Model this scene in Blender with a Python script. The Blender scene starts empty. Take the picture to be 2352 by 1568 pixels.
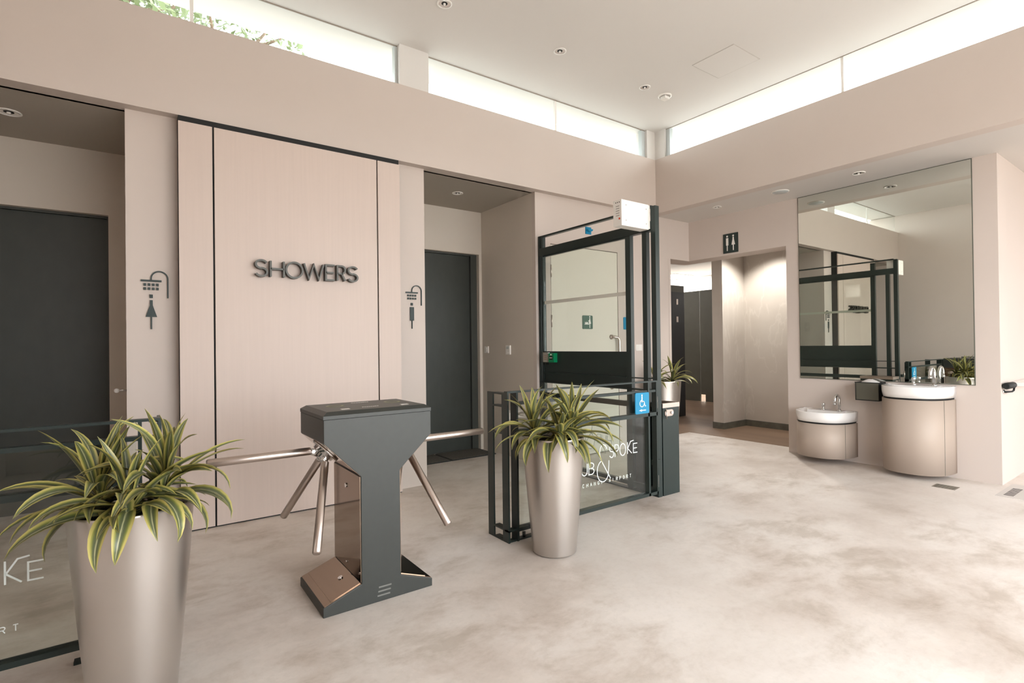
import bpy, bmesh, math, random
from mathutils import Vector, Matrix
random.seed(7)
PI = math.pi
scene = bpy.context.scene
COL = scene.collection

# ------------------------------------------------------------------ camera
f, yaw, pitch, roll = 1206.0, .621701, .0064966, -.0120913
cam_d = bpy.data.cameras.new('camera'); cam = bpy.data.objects.new('camera', cam_d); COL.objects.link(cam)
cam_d.sensor_fit = 'HORIZONTAL'; cam_d.sensor_width = 36.0; cam_d.lens = f / 2352 * 36.0
cam_d.clip_start = .02; cam_d.clip_end = 300
Fv = Vector((math.sin(yaw)*math.cos(pitch), math.cos(yaw)*math.cos(pitch), math.sin(pitch)))
Rv = Vector((math.cos(yaw), -math.sin(yaw), 0)); Uv = Rv.cross(Fv)
R2 = Rv*math.cos(roll) + Uv*math.sin(roll); U2 = -Rv*math.sin(roll) + Uv*math.cos(roll)
M = Matrix((R2, U2, -Fv)).transposed().to_4x4(); M.translation = Vector((0, 0, 1.35))
cam.matrix_world = M
scene.camera = cam

# ------------------------------------------------------------------ world (bright overcast day)
W = bpy.data.worlds.new('overcast_sky'); scene.world = W; W.use_nodes = True
bg = W.node_tree.nodes['Background']
bg.inputs[0].default_value = (.95, .975, 1.0, 1); bg.inputs[1].default_value = 5.0
scene.view_settings.view_transform = 'Standard'; scene.view_settings.look = 'None'
scene.view_settings.exposure = 0.94; scene.view_settings.gamma = 1.0
scene.view_settings.use_curve_mapping = False
scene.cycles.max_bounces = 14; scene.cycles.diffuse_bounces = 7; scene.cycles.glossy_bounces = 6
scene.cycles.transparent_max_bounces = 24; scene.cycles.transmission_bounces = 8
scene.cycles.caustics_reflective = False; scene.cycles.caustics_refractive = False
scene.cycles.sample_clamp_indirect = 8

# ------------------------------------------------------------------ materials
def lin(c):
    return tuple((v/255/12.92 if v/255 <= .04045 else ((v/255+.055)/1.055)**2.4) for v in c)
def mat(name, rgb, rough=.6, metal=0., spec=.5, noise=None, bump=None, coat=0):
    """rgb: 0-255 albedo; noise=(scale vec, amount, detail) varies value; bump=(scale vec, strength)"""
    m = bpy.data.materials.new(name); m.use_nodes = True
    nt = m.node_tree; b = nt.nodes['Principled BSDF']
    c = lin(rgb)
    b.inputs['Base Color'].default_value = (*c, 1); b.inputs['Roughness'].default_value = rough
    b.inputs['Metallic'].default_value = metal; b.inputs['Specular IOR Level'].default_value = spec
    b.inputs['Coat Weight'].default_value = coat
    def noise_node(sc, detail=4):
        tc = nt.nodes.new('ShaderNodeTexCoord'); mp = nt.nodes.new('ShaderNodeMapping')
        mp.inputs['Scale'].default_value = sc
        nz = nt.nodes.new('ShaderNodeTexNoise'); nz.inputs['Scale'].default_value = 1; nz.inputs['Detail'].default_value = detail
        nt.links.new(tc.outputs['Object'], mp.inputs['Vector']); nt.links.new(mp.outputs[0], nz.inputs['Vector'])
        return nz
    if noise:
        nz = noise_node(noise[0], noise[2] if len(noise) > 2 else 4)
        mr = nt.nodes.new('ShaderNodeMapRange'); mr.inputs[1].default_value = .3; mr.inputs[2].default_value = .7
        mr.inputs[3].default_value = 1-noise[1]; mr.inputs[4].default_value = 1+noise[1]
        mx = nt.nodes.new('ShaderNodeVectorMath'); mx.operation = 'SCALE'; mx.inputs[0].default_value = c
        nt.links.new(nz.outputs[0], mr.inputs[0]); nt.links.new(mr.outputs[0], mx.inputs['Scale'])
        nt.links.new(mx.outputs[0], b.inputs['Base Color'])
    if bump:
        nz = noise_node(bump[0]); bp = nt.nodes.new('ShaderNodeBump'); bp.inputs['Strength'].default_value = bump[1]
        bp.inputs['Distance'].default_value = .01
        nt.links.new(nz.outputs[0], bp.inputs['Height']); nt.links.new(bp.outputs[0], b.inputs['Normal'])
    return m
def glass_mat(name, tint, refl=1.0, rough=0.0):
    m = bpy.data.materials.new(name); m.use_nodes = True; nt = m.node_tree; nt.nodes.clear()
    out = nt.nodes.new('ShaderNodeOutputMaterial'); mix = nt.nodes.new('ShaderNodeMixShader')
    tr = nt.nodes.new('ShaderNodeBsdfTransparent'); tr.inputs[0].default_value = (*tint, 1)
    gl = nt.nodes.new('ShaderNodeBsdfGlossy'); gl.inputs['Roughness'].default_value = rough; gl.inputs[0].default_value = (refl, refl, refl, 1)
    lw = nt.nodes.new('ShaderNodeLayerWeight'); lw.inputs[0].default_value = .5
    pw = nt.nodes.new('ShaderNodeMath'); pw.operation = 'POWER'; pw.inputs[1].default_value = 4.5
    fr = nt.nodes.new('ShaderNodeMath'); fr.operation = 'MULTIPLY_ADD'; fr.inputs[1].default_value = .9; fr.inputs[2].default_value = .035
    nt.links.new(lw.outputs['Facing'], pw.inputs[0]); nt.links.new(pw.outputs[0], fr.inputs[0])
    nt.links.new(fr.outputs[0], mix.inputs[0]); nt.links.new(tr.outputs[0], mix.inputs[1]); nt.links.new(gl.outputs[0], mix.inputs[2])
    nt.links.new(mix.outputs[0], out.inputs[0])
    return m

m_wall = mat('wall_paint', (201, 189.5, 181.5), .75, noise=((1.3, 1.3, 1.3), .015))
m_alc = mat('alcove_paint', (206, 197, 186), .75, noise=((1.3, 1.3, 1.3), .02))
m_panel = mat('cladding_laminate', (202, 186, 176), .5, noise=((60, 60, 1.6), .018, 6))
m_ceil = mat('ceiling_paint', (218, 215, 211), .8)
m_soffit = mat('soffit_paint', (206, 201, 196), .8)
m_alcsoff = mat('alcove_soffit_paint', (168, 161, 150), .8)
m_white = mat('white_plastic', (236, 233, 228), .4)
m_black = mat('black_recess', (14, 15, 15), .7)
m_doordark = mat('dark_door_laminate', (50, 54, 50), .45, noise=((9, 9, 5), .10, 8))
m_doorframe = mat('dark_door_frame', (58, 61, 57), .5)
m_doorwhite = mat('white_door_laminate', (216, 211, 199), .5)
m_steelframe = mat('dark_green_steel', (33, 45, 43), .36, metal=.1, noise=((5, 5, 5), .08))
m_turn = mat('turnstile_paint', (47, 50, 47), .42, metal=.1, noise=((30, 30, 30), .04))
m_brushed = mat('brushed_steel', (196, 184, 176), .3, metal=1.0)
m_mirrorsteel = mat('tinted_mirror_steel', (150, 132, 117), .07, metal=1.0)
m_chrome = mat('chrome', (225, 225, 225), .06, metal=1.0)
m_pot = mat('silver_pot', (196, 190, 184), .31, metal=.9)
m_potwhite = mat('white_pot', (216, 214, 212), .4)
m_soil = mat('dark_soil', (38, 30, 24), .95, bump=((60, 60, 60), .8))
m_ceramic = mat('white_ceramic', (240, 238, 236), .08, coat=.5)
m_cab = mat('washstand_laminate', (176, 161, 148), .55, metal=.0)
m_mirror = mat('mirror_silver', (232, 236, 230), .0, metal=1.0)
m_mirroredge = mat('mirror_edge', (95, 98, 88), .3)
m_scuff = mat('worn_paint', (104, 105, 100), .6)
m_sign_dark = mat('sign_dark', (30, 46, 44), .5)
m_letter = mat('letter_bronze', (72, 71, 66), .4, metal=.4)
m_blue = mat('sign_blue', (0, 128, 170), .4)
m_green = mat('sign_green', (36, 74, 58), .4)
m_callgreen = mat('call_point_green', (0, 132, 84), .35)
m_etch = glass_mat('frosted_etching', (.9, .93, .91))
_n = m_etch.node_tree; _d = _n.nodes.new('ShaderNodeBsdfDiffuse'); _d.inputs[0].default_value = (.82, .88, .85, 1)
_m = _n.nodes.new('ShaderNodeMixShader'); _m.inputs[0].default_value = .8
_t = [n for n in _n.nodes if n.type == 'BSDF_TRANSPARENT'][0]; _o = [n for n in _n.nodes if n.type == 'OUTPUT_MATERIAL'][0]
_n.links.new(_t.outputs[0], _m.inputs[1]); _n.links.new(_d.outputs[0], _m.inputs[2]); _n.links.new(_m.outputs[0], _o.inputs[0])
m_mat = mat('entrance_mat_fibre', (84, 82, 76), .95, noise=((60, 60, 60), .25), bump=((120, 120, 120), .6))
m_mortar = mat('drain_steel', (150, 146, 138), .4, metal=.8)
m_red = mat('indicator_red', (205, 70, 40), .4)
m_clear = glass_mat('clear_plastic', (.85, .85, .83))
m_glass = glass_mat('barrier_glass', (.925, .95, .93))
m_winglass = glass_mat('window_glass', (.95, .97, .96))
m_bag = mat('white_bag_plastic', (232, 230, 228), .5)
m_winframe = mat('window_frame_grey', (186, 192, 192), .4)
m_winhead = mat('window_head_line', (150, 140, 128), .5)
m_stonebase = mat('stone_skirting', (98, 97, 88), .5, noise=((9, 9, 9), .25, 8))
m_part = mat('cubicle_laminate', (84, 82, 72), .5, noise=((4, 4, 4), .08))
m_blackdoor = mat('black_door_lacquer', (13, 14, 20), .35)
m_restfloor = mat('restroom_stone_tile', (128, 106, 88), .4, noise=((3, .6, 3), .2, 8))
m_ground = mat('outdoor_paving', (196, 190, 180), .9, noise=((1, 1, 1), .08))
m_lawn = mat('lawn', (112, 118, 92), .95, noise=((2, 2, 2), .2))
m_bounce_roof = mat('bounce_roof_sheet', (160, 157, 152), .9)  # tone sets how much light the added roof sheets bounce up
m_bark = mat('bark', (112, 92, 74), .9, noise=((8, 8, 3), .3), bump=((20, 20, 6), .8))
m_treeleaf = mat('tree_leaf', (104, 116, 78), .55)
m_green_circle = mat('reader_ring', (118, 120, 92), .4)

def concrete():
    m = bpy.data.materials.new('polished_concrete'); m.use_nodes = True; nt = m.node_tree; b = nt.nodes['Principled BSDF']
    tc = nt.nodes.new('ShaderNodeTexCoord')
    def nz(scale, detail, rough=.6, dist=0., vec=(1, 1, 1), off=(0, 0, 0)):
        mp = nt.nodes.new('ShaderNodeMapping'); mp.inputs['Scale'].default_value = vec; mp.inputs['Location'].default_value = off
        n = nt.nodes.new('ShaderNodeTexNoise'); n.inputs['Scale'].default_value = scale; n.inputs['Detail'].default_value = detail
        n.inputs['Roughness'].default_value = rough; n.inputs['Distortion'].default_value = dist
        nt.links.new(tc.outputs['Object'], mp.inputs[0]); nt.links.new(mp.outputs[0], n.inputs['Vector']); return n
    def ramp(n, stops):
        r = nt.nodes.new('ShaderNodeValToRGB'); r.color_ramp.elements.remove(r.color_ramp.elements[0])
        r.color_ramp.elements[0].position = stops[0][0]; r.color_ramp.elements[0].color = (*stops[0][1], 1)
        for p, c in stops[1:]:
            e = r.color_ramp.elements.new(p); e.color = (*c, 1)
        nt.links.new(n.outputs[0], r.inputs[0]); return r
    a = ramp(nz(1.0, 8, .55, .2), [(.32, lin((190, 179, 169))), (.45, lin((209, 200, 192))), (.55, lin((217, 210, 203))), (.68, lin((222, 216, 210)))])
    g = ramp(nz(2.4, 12, .66, .25, (1, 1.5, 1), (3, 1, 0)), [(.36, (.76, .73, .69)), (.44, (.90, .88, .86)), (.52, (1, 1, 1)), (.555, (1, 1, 1)), (.57, (1.045, 1.045, 1.045)), (.7, (1.05, 1.05, 1.05))])
    h = ramp(nz(26, 8, .75, 0), [(.34, (.93, .925, .91)), (.5, (1, 1, 1)), (.72, (1.02, 1.02, 1.02))])
    k = ramp(nz(.55, 6, .6, .3, (1, 1, 1), (7.3, 2.2, 0)), [(.36, (0, 0, 0)), (.52, (1, 1, 1))])
    m1 = nt.nodes.new('ShaderNodeMix'); m1.data_type = 'RGBA'; m1.blend_type = 'MULTIPLY'
    nt.links.new(k.outputs[0], m1.inputs[0]); nt.links.new(a.outputs[0], m1.inputs[6]); nt.links.new(g.outputs[0], m1.inputs[7])
    m2 = nt.nodes.new('ShaderNodeMix'); m2.data_type = 'RGBA'; m2.blend_type = 'MULTIPLY'; m2.inputs[0].default_value = .8
    nt.links.new(m1.outputs[2], m2.inputs[6]); nt.links.new(h.outputs[0], m2.inputs[7])
    nt.links.new(m2.outputs[2], b.inputs['Base Color'])
    rr = nt.nodes.new('ShaderNodeMapRange'); rr.inputs[3].default_value = .34; rr.inputs[4].default_value = .62
    n5 = nz(1.7, 8); nt.links.new(n5.outputs[0], rr.inputs[0]); nt.links.new(rr.outputs[0], b.inputs['Roughness'])
    bp = nt.nodes.new('ShaderNodeBump'); bp.inputs['Strength'].default_value = .12; bp.inputs['Distance'].default_value = .01
    nt.links.new(nz(14, 8).outputs[0], bp.inputs['Height']); nt.links.new(bp.outputs[0], b.inputs['Normal'])
    return m
m_floor = concrete()

def marble():
    m = bpy.data.materials.new('grey_marble'); m.use_nodes = True; nt = m.node_tree; b = nt.nodes['Principled BSDF']
    tc = nt.nodes.new('ShaderNodeTexCoord')
    n1 = nt.nodes.new('ShaderNodeTexNoise'); n1.inputs['Scale'].default_value = 1.1; n1.inputs['Detail'].default_value = 9
    n1.inputs['Distortion'].default_value = .5
    nt.links.new(tc.outputs['Object'], n1.inputs['Vector'])
    r = nt.nodes.new('ShaderNodeValToRGB'); e = r.color_ramp.elements
    e[0].position = .3; e[0].color = (*lin((188, 180, 171)), 1); e[1].position = .75; e[1].color = (*lin((206, 200, 192)), 1)
    nt.links.new(n1.outputs[0], r.inputs[0])
    mp = nt.nodes.new('ShaderNodeMapping'); mp.inputs['Rotation'].default_value = (.6, .5, .4); mp.inputs['Scale'].default_value = (1.4, 1.4, .5)
    nt.links.new(tc.outputs['Object'], mp.inputs[0])
    w = nt.nodes.new('ShaderNodeTexNoise'); w.inputs['Scale'].default_value = 1.5; w.inputs['Detail'].default_value = 5; w.inputs['Distortion'].default_value = .35
    nt.links.new(mp.outputs[0], w.inputs['Vector'])
    r2 = nt.nodes.new('ShaderNodeValToRGB'); e = r2.color_ramp.elements
    e[0].position = .488; e[0].color = (0, 0, 0, 1); e[1].position = .5; e[1].color = (.26, .26, .26, 1)
    q = e.new(.512); q.color = (0, 0, 0, 1)
    nt.links.new(w.outputs[0], r2.inputs[0])
    mx = nt.nodes.new('ShaderNodeMix'); mx.data_type = 'RGBA'
    nt.links.new(r2.outputs[0], mx.inputs[0]); nt.links.new(r.outputs[0], mx.inputs[6]); mx.inputs[7].default_value = (*lin((226, 221, 213)), 1)
    nt.links.new(mx.outputs[2], b.inputs['Base Color']); b.inputs['Roughness'].default_value = .35
    return m
m_marble = marble()

def leaf_material():
    m = bpy.data.materials.new('variegated_leaf'); m.use_nodes = True; nt = m.node_tree; b = nt.nodes['Principled BSDF']
    uv = nt.nodes.new('ShaderNodeUVMap'); uv.uv_map = 'across'
    sp = nt.nodes.new('ShaderNodeSeparateXYZ'); nt.links.new(uv.outputs[0], sp.inputs[0])
    nz = nt.nodes.new('ShaderNodeTexNoise'); nz.inputs['Scale'].default_value = 3; nz.inputs['Detail'].default_value = 5
    mp = nt.nodes.new('ShaderNodeMapping'); mp.inputs['Scale'].default_value = (9, 1.5, 1)
    nt.links.new(uv.outputs[0], mp.inputs[0]); nt.links.new(mp.outputs[0], nz.inputs['Vector'])
    ad = nt.nodes.new('ShaderNodeMath'); ad.operation = 'MULTIPLY_ADD'; ad.inputs[1].default_value = .16; ad.inputs[2].default_value = -.08
    nt.links.new(nz.outputs[0], ad.inputs[0])
    su = nt.nodes.new('ShaderNodeMath'); su.operation = 'ADD'; nt.links.new(sp.outputs[0], su.inputs[0]); nt.links.new(ad.outputs[0], su.inputs[1])
    r = nt.nodes.new('ShaderNodeValToRGB'); e = r.color_ramp.elements
    yel, gr, dk, pale, bright = lin((178, 168, 98)), lin((98, 105, 60)), lin((80, 88, 62)), lin((160, 160, 122)), lin((136, 138, 68))
    stops = [(0, yel), (.12, yel), (.19, bright), (.27, gr), (.36, dk), (.43, dk), (.47, pale), (.52, pale), (.56, dk), (.66, dk), (.74, gr), (.82, bright), (.88, yel), (1, yel)]
    e[0].position, e[0].color = 0, (*yel, 1); e[1].position, e[1].color = 1, (*yel, 1)
    for p, c in stops[1:-1]:
        q = e.new(p); q.color = (*c, 1)
    nt.links.new(su.outputs[0], r.inputs[0])
    oi = nt.nodes.new('ShaderNodeObjectInfo'); mr = nt.nodes.new('ShaderNodeMapRange'); mr.inputs[3].default_value = .72; mr.inputs[4].default_value = 1.15
    nt.links.new(oi.outputs['Random'], mr.inputs[0])
    sc = nt.nodes.new('ShaderNodeVectorMath'); sc.operation = 'SCALE'
    nt.links.new(r.outputs[0], sc.inputs[0]); nt.links.new(mr.outputs[0], sc.inputs['Scale'])
    nt.links.new(sc.outputs[0], b.inputs['Base Color']); b.inputs['Roughness'].default_value = .38
    return m
m_leaf = leaf_material()

# ------------------------------------------------------------------ helpers
def new_bm(): return bmesh.new()
def box(bm, x0, x1, y0, y1, z0, z1):
    v = [bm.verts.new(p) for p in ((x0,y0,z0),(x1,y0,z0),(x1,y1,z0),(x0,y1,z0),(x0,y0,z1),(x1,y0,z1),(x1,y1,z1),(x0,y1,z1))]
    for q in ((3,2,1,0),(4,5,6,7),(0,1,5,4),(1,2,6,5),(2,3,7,6),(3,0,4,7)):
        bm.faces.new([v[i] for i in q])
def prism(bm, pts, a0, a1, axis='y'):
    """extrude a 2D polygon between a0 and a1 along an axis; pts are the two other coordinates in order"""
    def P(p, a):
        if axis == 'y': return (p[0], a, p[1])
        if axis == 'x': return (a, p[0], p[1])
        return (p[0], p[1], a)
    A = [bm.verts.new(P(p, a0)) for p in pts]; B = [bm.verts.new(P(p, a1)) for p in pts]
    bm.faces.new(A); bm.faces.new(B[::-1])
    n = len(pts)
    for i in range(n):
        bm.faces.new((A[i], B[i], B[(i+1) % n], A[(i+1) % n]))
    bmesh.ops.recalc_face_normals(bm, faces=bm.faces)
def tube(bm, pts, r, seg=16, cap=True):
    pts = [Vector(p) for p in pts]; rings = []
    rr = r if isinstance(r, (list, tuple)) else [r]*len(pts)
    d0 = (pts[1]-pts[0]).normalized()
    u = d0.orthogonal().normalized()
    for i, p in enumerate(pts):
        d = (pts[min(i+1, len(pts)-1)] - pts[max(i-1, 0)]).normalized()
        u = (u - d*u.dot(d)).normalized(); w = d.cross(u)
        rings.append([bm.verts.new(p + (u*math.cos(2*PI*k/seg) + w*math.sin(2*PI*k/seg))*rr[i]) for k in range(seg)])
    for a, b in zip(rings, rings[1:]):
        for k in range(seg):
            bm.faces.new((a[k], a[(k+1) % seg], b[(k+1) % seg], b[k])).smooth = True
    if cap:
        bm.faces.new(rings[0][::-1]); bm.faces.new(rings[-1])
def lathe(bm, prof, c=(0, 0, 0), seg=48, closed_ends=True):
    rings = []
    for r, z in prof:
        rings.append([bm.verts.new((c[0]+r*math.cos(2*PI*k/seg), c[1]+r*math.sin(2*PI*k/seg), c[2]+z)) for k in range(seg)])
    for a, b in zip(rings, rings[1:]):
        for k in range(seg):
            bm.faces.new((a[k], a[(k+1) % seg], b[(k+1) % seg], b[k])).smooth = True
    if closed_ends:
        bm.faces.new(rings[0][::-1]); bm.faces.new(rings[-1])
def obj(name, bm, material, parent=None, bevel=0):
    if bevel:
        bmesh.ops.bevel(bm, geom=[e for e in bm.edges if e.is_manifold and e.calc_face_angle(0) > .6], offset=bevel, segments=2, affect='EDGES', profile=.6)
    loc = Vector((0, 0, 0))
    if parent is not None:
        loc = parent.matrix_basis.translation.copy()
        p = parent.parent
        while p is not None:
            loc += p.matrix_basis.translation; p = p.parent
    else:
        bb = [v.co for v in bm.verts]
        lo = Vector((min(v.x for v in bb), min(v.y for v in bb), min(v.z for v in bb))); hi = Vector((max(v.x for v in bb), max(v.y for v in bb), max(v.z for v in bb)))
        loc = Vector(((lo.x+hi.x)/2, (lo.y+hi.y)/2, lo.z))
    bmesh.ops.translate(bm, verts=bm.verts, vec=-loc)
    me = bpy.data.meshes.new(name); bm.to_mesh(me); bm.free()
    me.materials.append(material)
    o = bpy.data.objects.new(name, me); COL.objects.link(o)
    if parent is not None: o.parent = parent
    else: o.location = loc
    return o
def tag(o, label=None, cat=None, group=None, kind=None):
    if label: o['label'] = label
    if cat: o['category'] = cat
    if group: o['group'] = group
    if kind: o['kind'] = kind
    return o
def thing(name, loc, label, cat, group=None, kind=None):
    o = bpy.data.objects.new(name, None); COL.objects.link(o); o.location = loc; o.empty_display_size = .1
    return tag(o, label, cat, group, kind)
def bx(name, m, parent, *d, bevel=0):
    bm = new_bm(); box(bm, *d); return obj(name, bm, m, parent, bevel)
def struct(name, m, label, boxes, cat='wall'):
    bm = new_bm()
    for b in boxes: box(bm, *b)
    return tag(obj(name, bm, m), label, cat, kind='structure')
def copy_tree(o, parent=None):
    c = o.copy(); COL.objects.link(c); c.parent = parent
    for ch in list(o.children): copy_tree(ch, c)
    return c

# ---- stroke lettering -------------------------------------------------------
def arc(cx, cy, rx, ry, a0, a1, n=14):
    return [(cx+rx*math.cos(math.radians(a0+(a1-a0)*i/n)), cy+ry*math.sin(math.radians(a0+(a1-a0)*i/n))) for i in range(n+1)]
def glyph(ch, w):
    if ch == 'S': return [arc(w/2, .745, w/2, .255, 25, 268) + arc(w/2, .255, w/2, .255, 88, -160)]
    if ch == 'H': return [[(0, 0), (0, 1)], [(w, 0), (w, 1)], [(0, .5), (w, .5)]]
    if ch == 'O': return [arc(w/2, .5, w/2, .5, 0, 360, 32)]
    if ch == 'W': return [[(0, 1), (w*.25, 0), (w*.5, .95), (w*.75, 0), (w, 1)]]
    if ch == 'E': return [[(w, 1), (0, 1), (0, 0), (w, 0)], [(0, .5), (w*.9, .5)]]
    if ch == 'R': return [[(0, 0), (0, 1)] + arc(w*.55, .74, w*.45, .26, 90, -90), [(0, .48), (w*.55, .48), (w, 0)]]
    if ch == 'P': return [[(0, 0), (0, 1)] + arc(w*.5, .73, w*.5, .27, 90, -90) + [(0, .46)]]
    if ch == 'K': return [[(0, 0), (0, 1)], [(w*1.5, 1.08), (w*.75, 1.02), (w*.05, .45), (w, 0)]]
    if ch == 'U': return [[(0, 1)] + arc(w/2, w*.55, w/2, w*.55, 180, 360) + [(w, 1)]]
    if ch == 'B': return [[(0, 0), (0, 1)] + arc(w*.45, .76, w*.5, .24, 90, -90) + arc(w*.45, .26, w*.55, .26, 90, -90) + [(0, 0)], [(0, .52), (w*.45, .52)]]
    if ch == 'C': return [arc(w/2, .5, w/2, .5, 45, 315)]
    if ch == 'A': return [[(0, 0), (w/2, 1), (w, 0)], [(w*.2, .35), (w*.8, .35)]]
    if ch == 'N': return [[(0, 0), (0, 1), (w, 0), (w, 1)]]
    if ch == 'G': return [arc(w/2, .5, w/2, .5, 45, 350) + [(w*.55, .45)]]
    if ch == 'I': return [[(w/2, 0), (w/2, 1)]]
    if ch == 'T': return [[(0, 1), (w, 1)], [(w/2, 0), (w/2, 1)]]
    if ch == '&': return [[(w*1.05, .05), (w*.22, .66)] + arc(w*.5, .80, w*.29, .2, 215, 20, 12),
                          [(w*.36, .56)] + arc(w*.46, .29, w*.46, .29, 115, 330, 18) + [(w*.92, .42), (w*.93, .55)]]
    return []
def ribbon(bm, pts, width, place, depth):
    """flat stroke of a given width around a 2D polyline, extruded by depth; place(x, y, d) gives 3D"""
    closed = len(pts) > 3 and abs(pts[0][0]-pts[-1][0]) < 1e-6 and abs(pts[0][1]-pts[-1][1]) < 1e-6
    P = [Vector((p[0], p[1])) for p in pts]
    if closed: P = P[:-1]
    n = len(P); L, Rr = [], []
    for i in range(n):
        if closed: a, b = P[i]-P[i-1], P[(i+1) % n]-P[i]
        else:
            a = P[i]-P[i-1] if i else P[1]-P[0]; b = P[i+1]-P[i] if i < n-1 else P[i]-P[i-1]
        a, b = a.normalized(), b.normalized(); t = (a+b)
        t = t.normalized() if t.length > 1e-4 else a
        nn = Vector((-t.y, t.x)); k = 1/max(.5, nn.dot(Vector((-a.y, a.x))))
        L.append(P[i]+nn*k*width/2); Rr.append(P[i]-nn*k*width/2)
    V = [[bm.verts.new(place(q.x, q.y, d)) for q in S] for S in (L, Rr) for d in (0, depth)]
    lf, lb, rf, rb = V
    rng = range(n if closed else n-1)
    for i in rng:
        j = (i+1) % n
        for q in ((lf[i], lf[j], rf[j], rf[i]), (lb[i], rb[i], rb[j], lb[j]), (lf[i], lb[i], lb[j], lf[j]), (rf[i], rf[j], rb[j], rb[i])):
            bm.faces.new(q)
    if not closed:
        bm.faces.new((lf[0], rf[0], rb[0], lb[0])); bm.faces.new((lf[-1], lb[-1], rb[-1], rf[-1]))
def letter_bm(ch, w, h, stroke, place, depth):
    bm = new_bm()
    for s in glyph(ch, w/h):
        ribbon(bm, [(p[0]*h, p[1]*h) for p in s], stroke, place, depth)
    bmesh.ops.recalc_face_normals(bm, faces=bm.faces)
    return bm
def poly_plate(bm, pts, place, d0, d1):
    A = [bm.verts.new(place(p[0], p[1], d0)) for p in pts]; B = [bm.verts.new(place(p[0], p[1], d1)) for p in pts]
    bm.faces.new(A); bm.faces.new(B[::-1]); n = len(pts)
    for i in range(n): bm.faces.new((A[i], B[i], B[(i+1) % n], A[(i+1) % n]))
def rrect(x0, x1, y0, y1, r, n=5):
    return arc(x1-r, y1-r, r, r, 0, 90, n)+arc(x0+r, y1-r, r, r, 90, 180, n)+arc(x0+r, y0+r, r, r, 180, 270, n)+arc(x1-r, y0+r, r, r, 270, 360, n)
def plate_obj(name, shapes, place, d0, d1, m, parent=None):
    bm = new_bm()
    for s in shapes: poly_plate(bm, s, place, d0, d1)
    bmesh.ops.recalc_face_normals(bm, faces=bm.faces)
    return obj(name, bm, m, parent)
circ = lambda x, y, r, n=16: arc(x, y, r, r, 0, 360-360/n, n-1)

# ------------------------------------------------------------------ main dimensions
ZS, ZB, ZC = 3.08, 3.80, 4.18          # soffit, top of the upper walls, ceiling
YB, XB = 4.57, 5.67                    # faces of the upper walls
YJ, XW = 4.66, 6.50                    # lower back wall face, right wall face
XL = -1.15; YF = -1.9                  # left wall face, open front of the hall

# ------------------------------------------------------------------ structure
struct('floor', m_floor, 'mottled pale grey polished concrete floor of the hall', [(XL-.2, 6.79, YF-1, 6.0, -.12, 0), (6.79, 10.5, YF-1, 1.5, -.12, 0)], 'floor')
struct('floor_restroom', m_restfloor, 'brown stone floor inside the restroom entrance', [(6.03, 12.2, 4.90, 9.2, -.10, .002), (6.79, 8.2, 1.5, 4.90, -.10, .002)], 'floor')
struct('bounce_paving', m_ground, 'unseen paving, kept pale to bounce light through the entrance', [(-60, 60, -60, YF-1, -.30, -.13)], 'ground')  # unseen ground, pale so daylight reflects into the hall
struct('low_bounce_lawn', m_lawn, 'unseen dull green lawn added to cut bounce onto the overhangs', [(-60, 60, YF-1, 60, -.30, -.13)], 'ground')  # unseen ground, split off in a duller tone to dim the overhangs
struct('bounce_roof_back', m_bounce_roof, 'unseen roofing sheet added to control bounce over the shower alcoves and restroom', [(XL-.2, 12.2, YB+.16, 9.2, ZS+.15, ZS+.18)], 'roof')  # unseen sheets, added to control light bounced onto overhang and ceiling
struct('bounce_roof_right', m_bounce_roof, 'unseen roofing sheet added to control bounce over the washbasin side', [(XB+.16, 10.5, YF, YB+.15, ZS+.15, ZS+.18)], 'roof')
struct('ceiling', m_ceil, 'high white ceiling with recessed downlights', [(XL-.2, XB+.04, YF, YB+.05, ZC, ZC+.12)], 'ceiling')
struct('roof_overhang_back', m_ceil, 'white roof overhang outside the windows over the shower wall', [(XL-.2, XB+.6, YB+.05, 5.13, ZC+.015, ZC+.2)], 'roof')
struct('roof_overhang_right', m_ceil, 'white roof overhang outside the windows over the washbasins', [(XB+.04, 6.17, YF, YB+.05, ZC+.015, ZC+.2)], 'roof')
struct('wall_back_upper', m_wall, 'beige upper wall band above the showers', [(XL, XB+.15, YB, YB+.15, ZS, ZB)])
struct('wall_right_upper', m_wall, 'beige upper wall band above the washbasins', [(XB, XB+.15, YF, YB, ZS, ZB)])
struct('wall_left', m_wall, 'plain beige wall seen in the mirror', [(XL-.2, XL, YF, 6.2, 0, ZC)])
struct('wall_front', m_wall, 'unseen front wall with openings shaped to steer the daylight', [(XL, .5, YF-.2, YF, 0, ZC), (.5, XB+.15, YF-.2, YF, ZS, ZC), (XB+.15, 10.5, YF-.2, YF, ZS, 3.4), (5.9, 8.8, YF-.2, YF, 0, ZS)])  # unseen; open and closed stretches shaped to balance daylight indoors
struct('wall_back', m_wall, 'beige wall between the two shower entrances', [(-.055, 2.30, YJ, 5.80, 0, ZS)])
struct('wall_back_alcove_side', m_alc, 'grey beige side wall of the shower alcove with switches', [(3.68, 3.70, YJ+.06, 5.799, 0, ZS)])
struct('wall_back_right', m_wall, 'beige wall around the white door', [
    (3.70, 6.03, YJ+.06, 6.2, 0, ZS), (3.68, 3.90, YJ, YJ+.06, 0, ZS), (5.015, 6.03, YJ, YJ+.06, 0, ZS), (3.90, 5.015, YJ, YJ+.06, 2.515, ZS)])
struct('wall_restroom_header', m_wall, 'beige header wall over the restroom opening', [
    (6.03, 6.79, YJ, 4.95, 2.525, ZS), (6.50, 6.79, 3.27, YJ, 2.525, ZS)])
struct('wall_right', m_wall, 'beige wall behind the mirror and washbasins', [(XW, 6.79, 1.32, 3.27, 0, ZS)])
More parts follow.
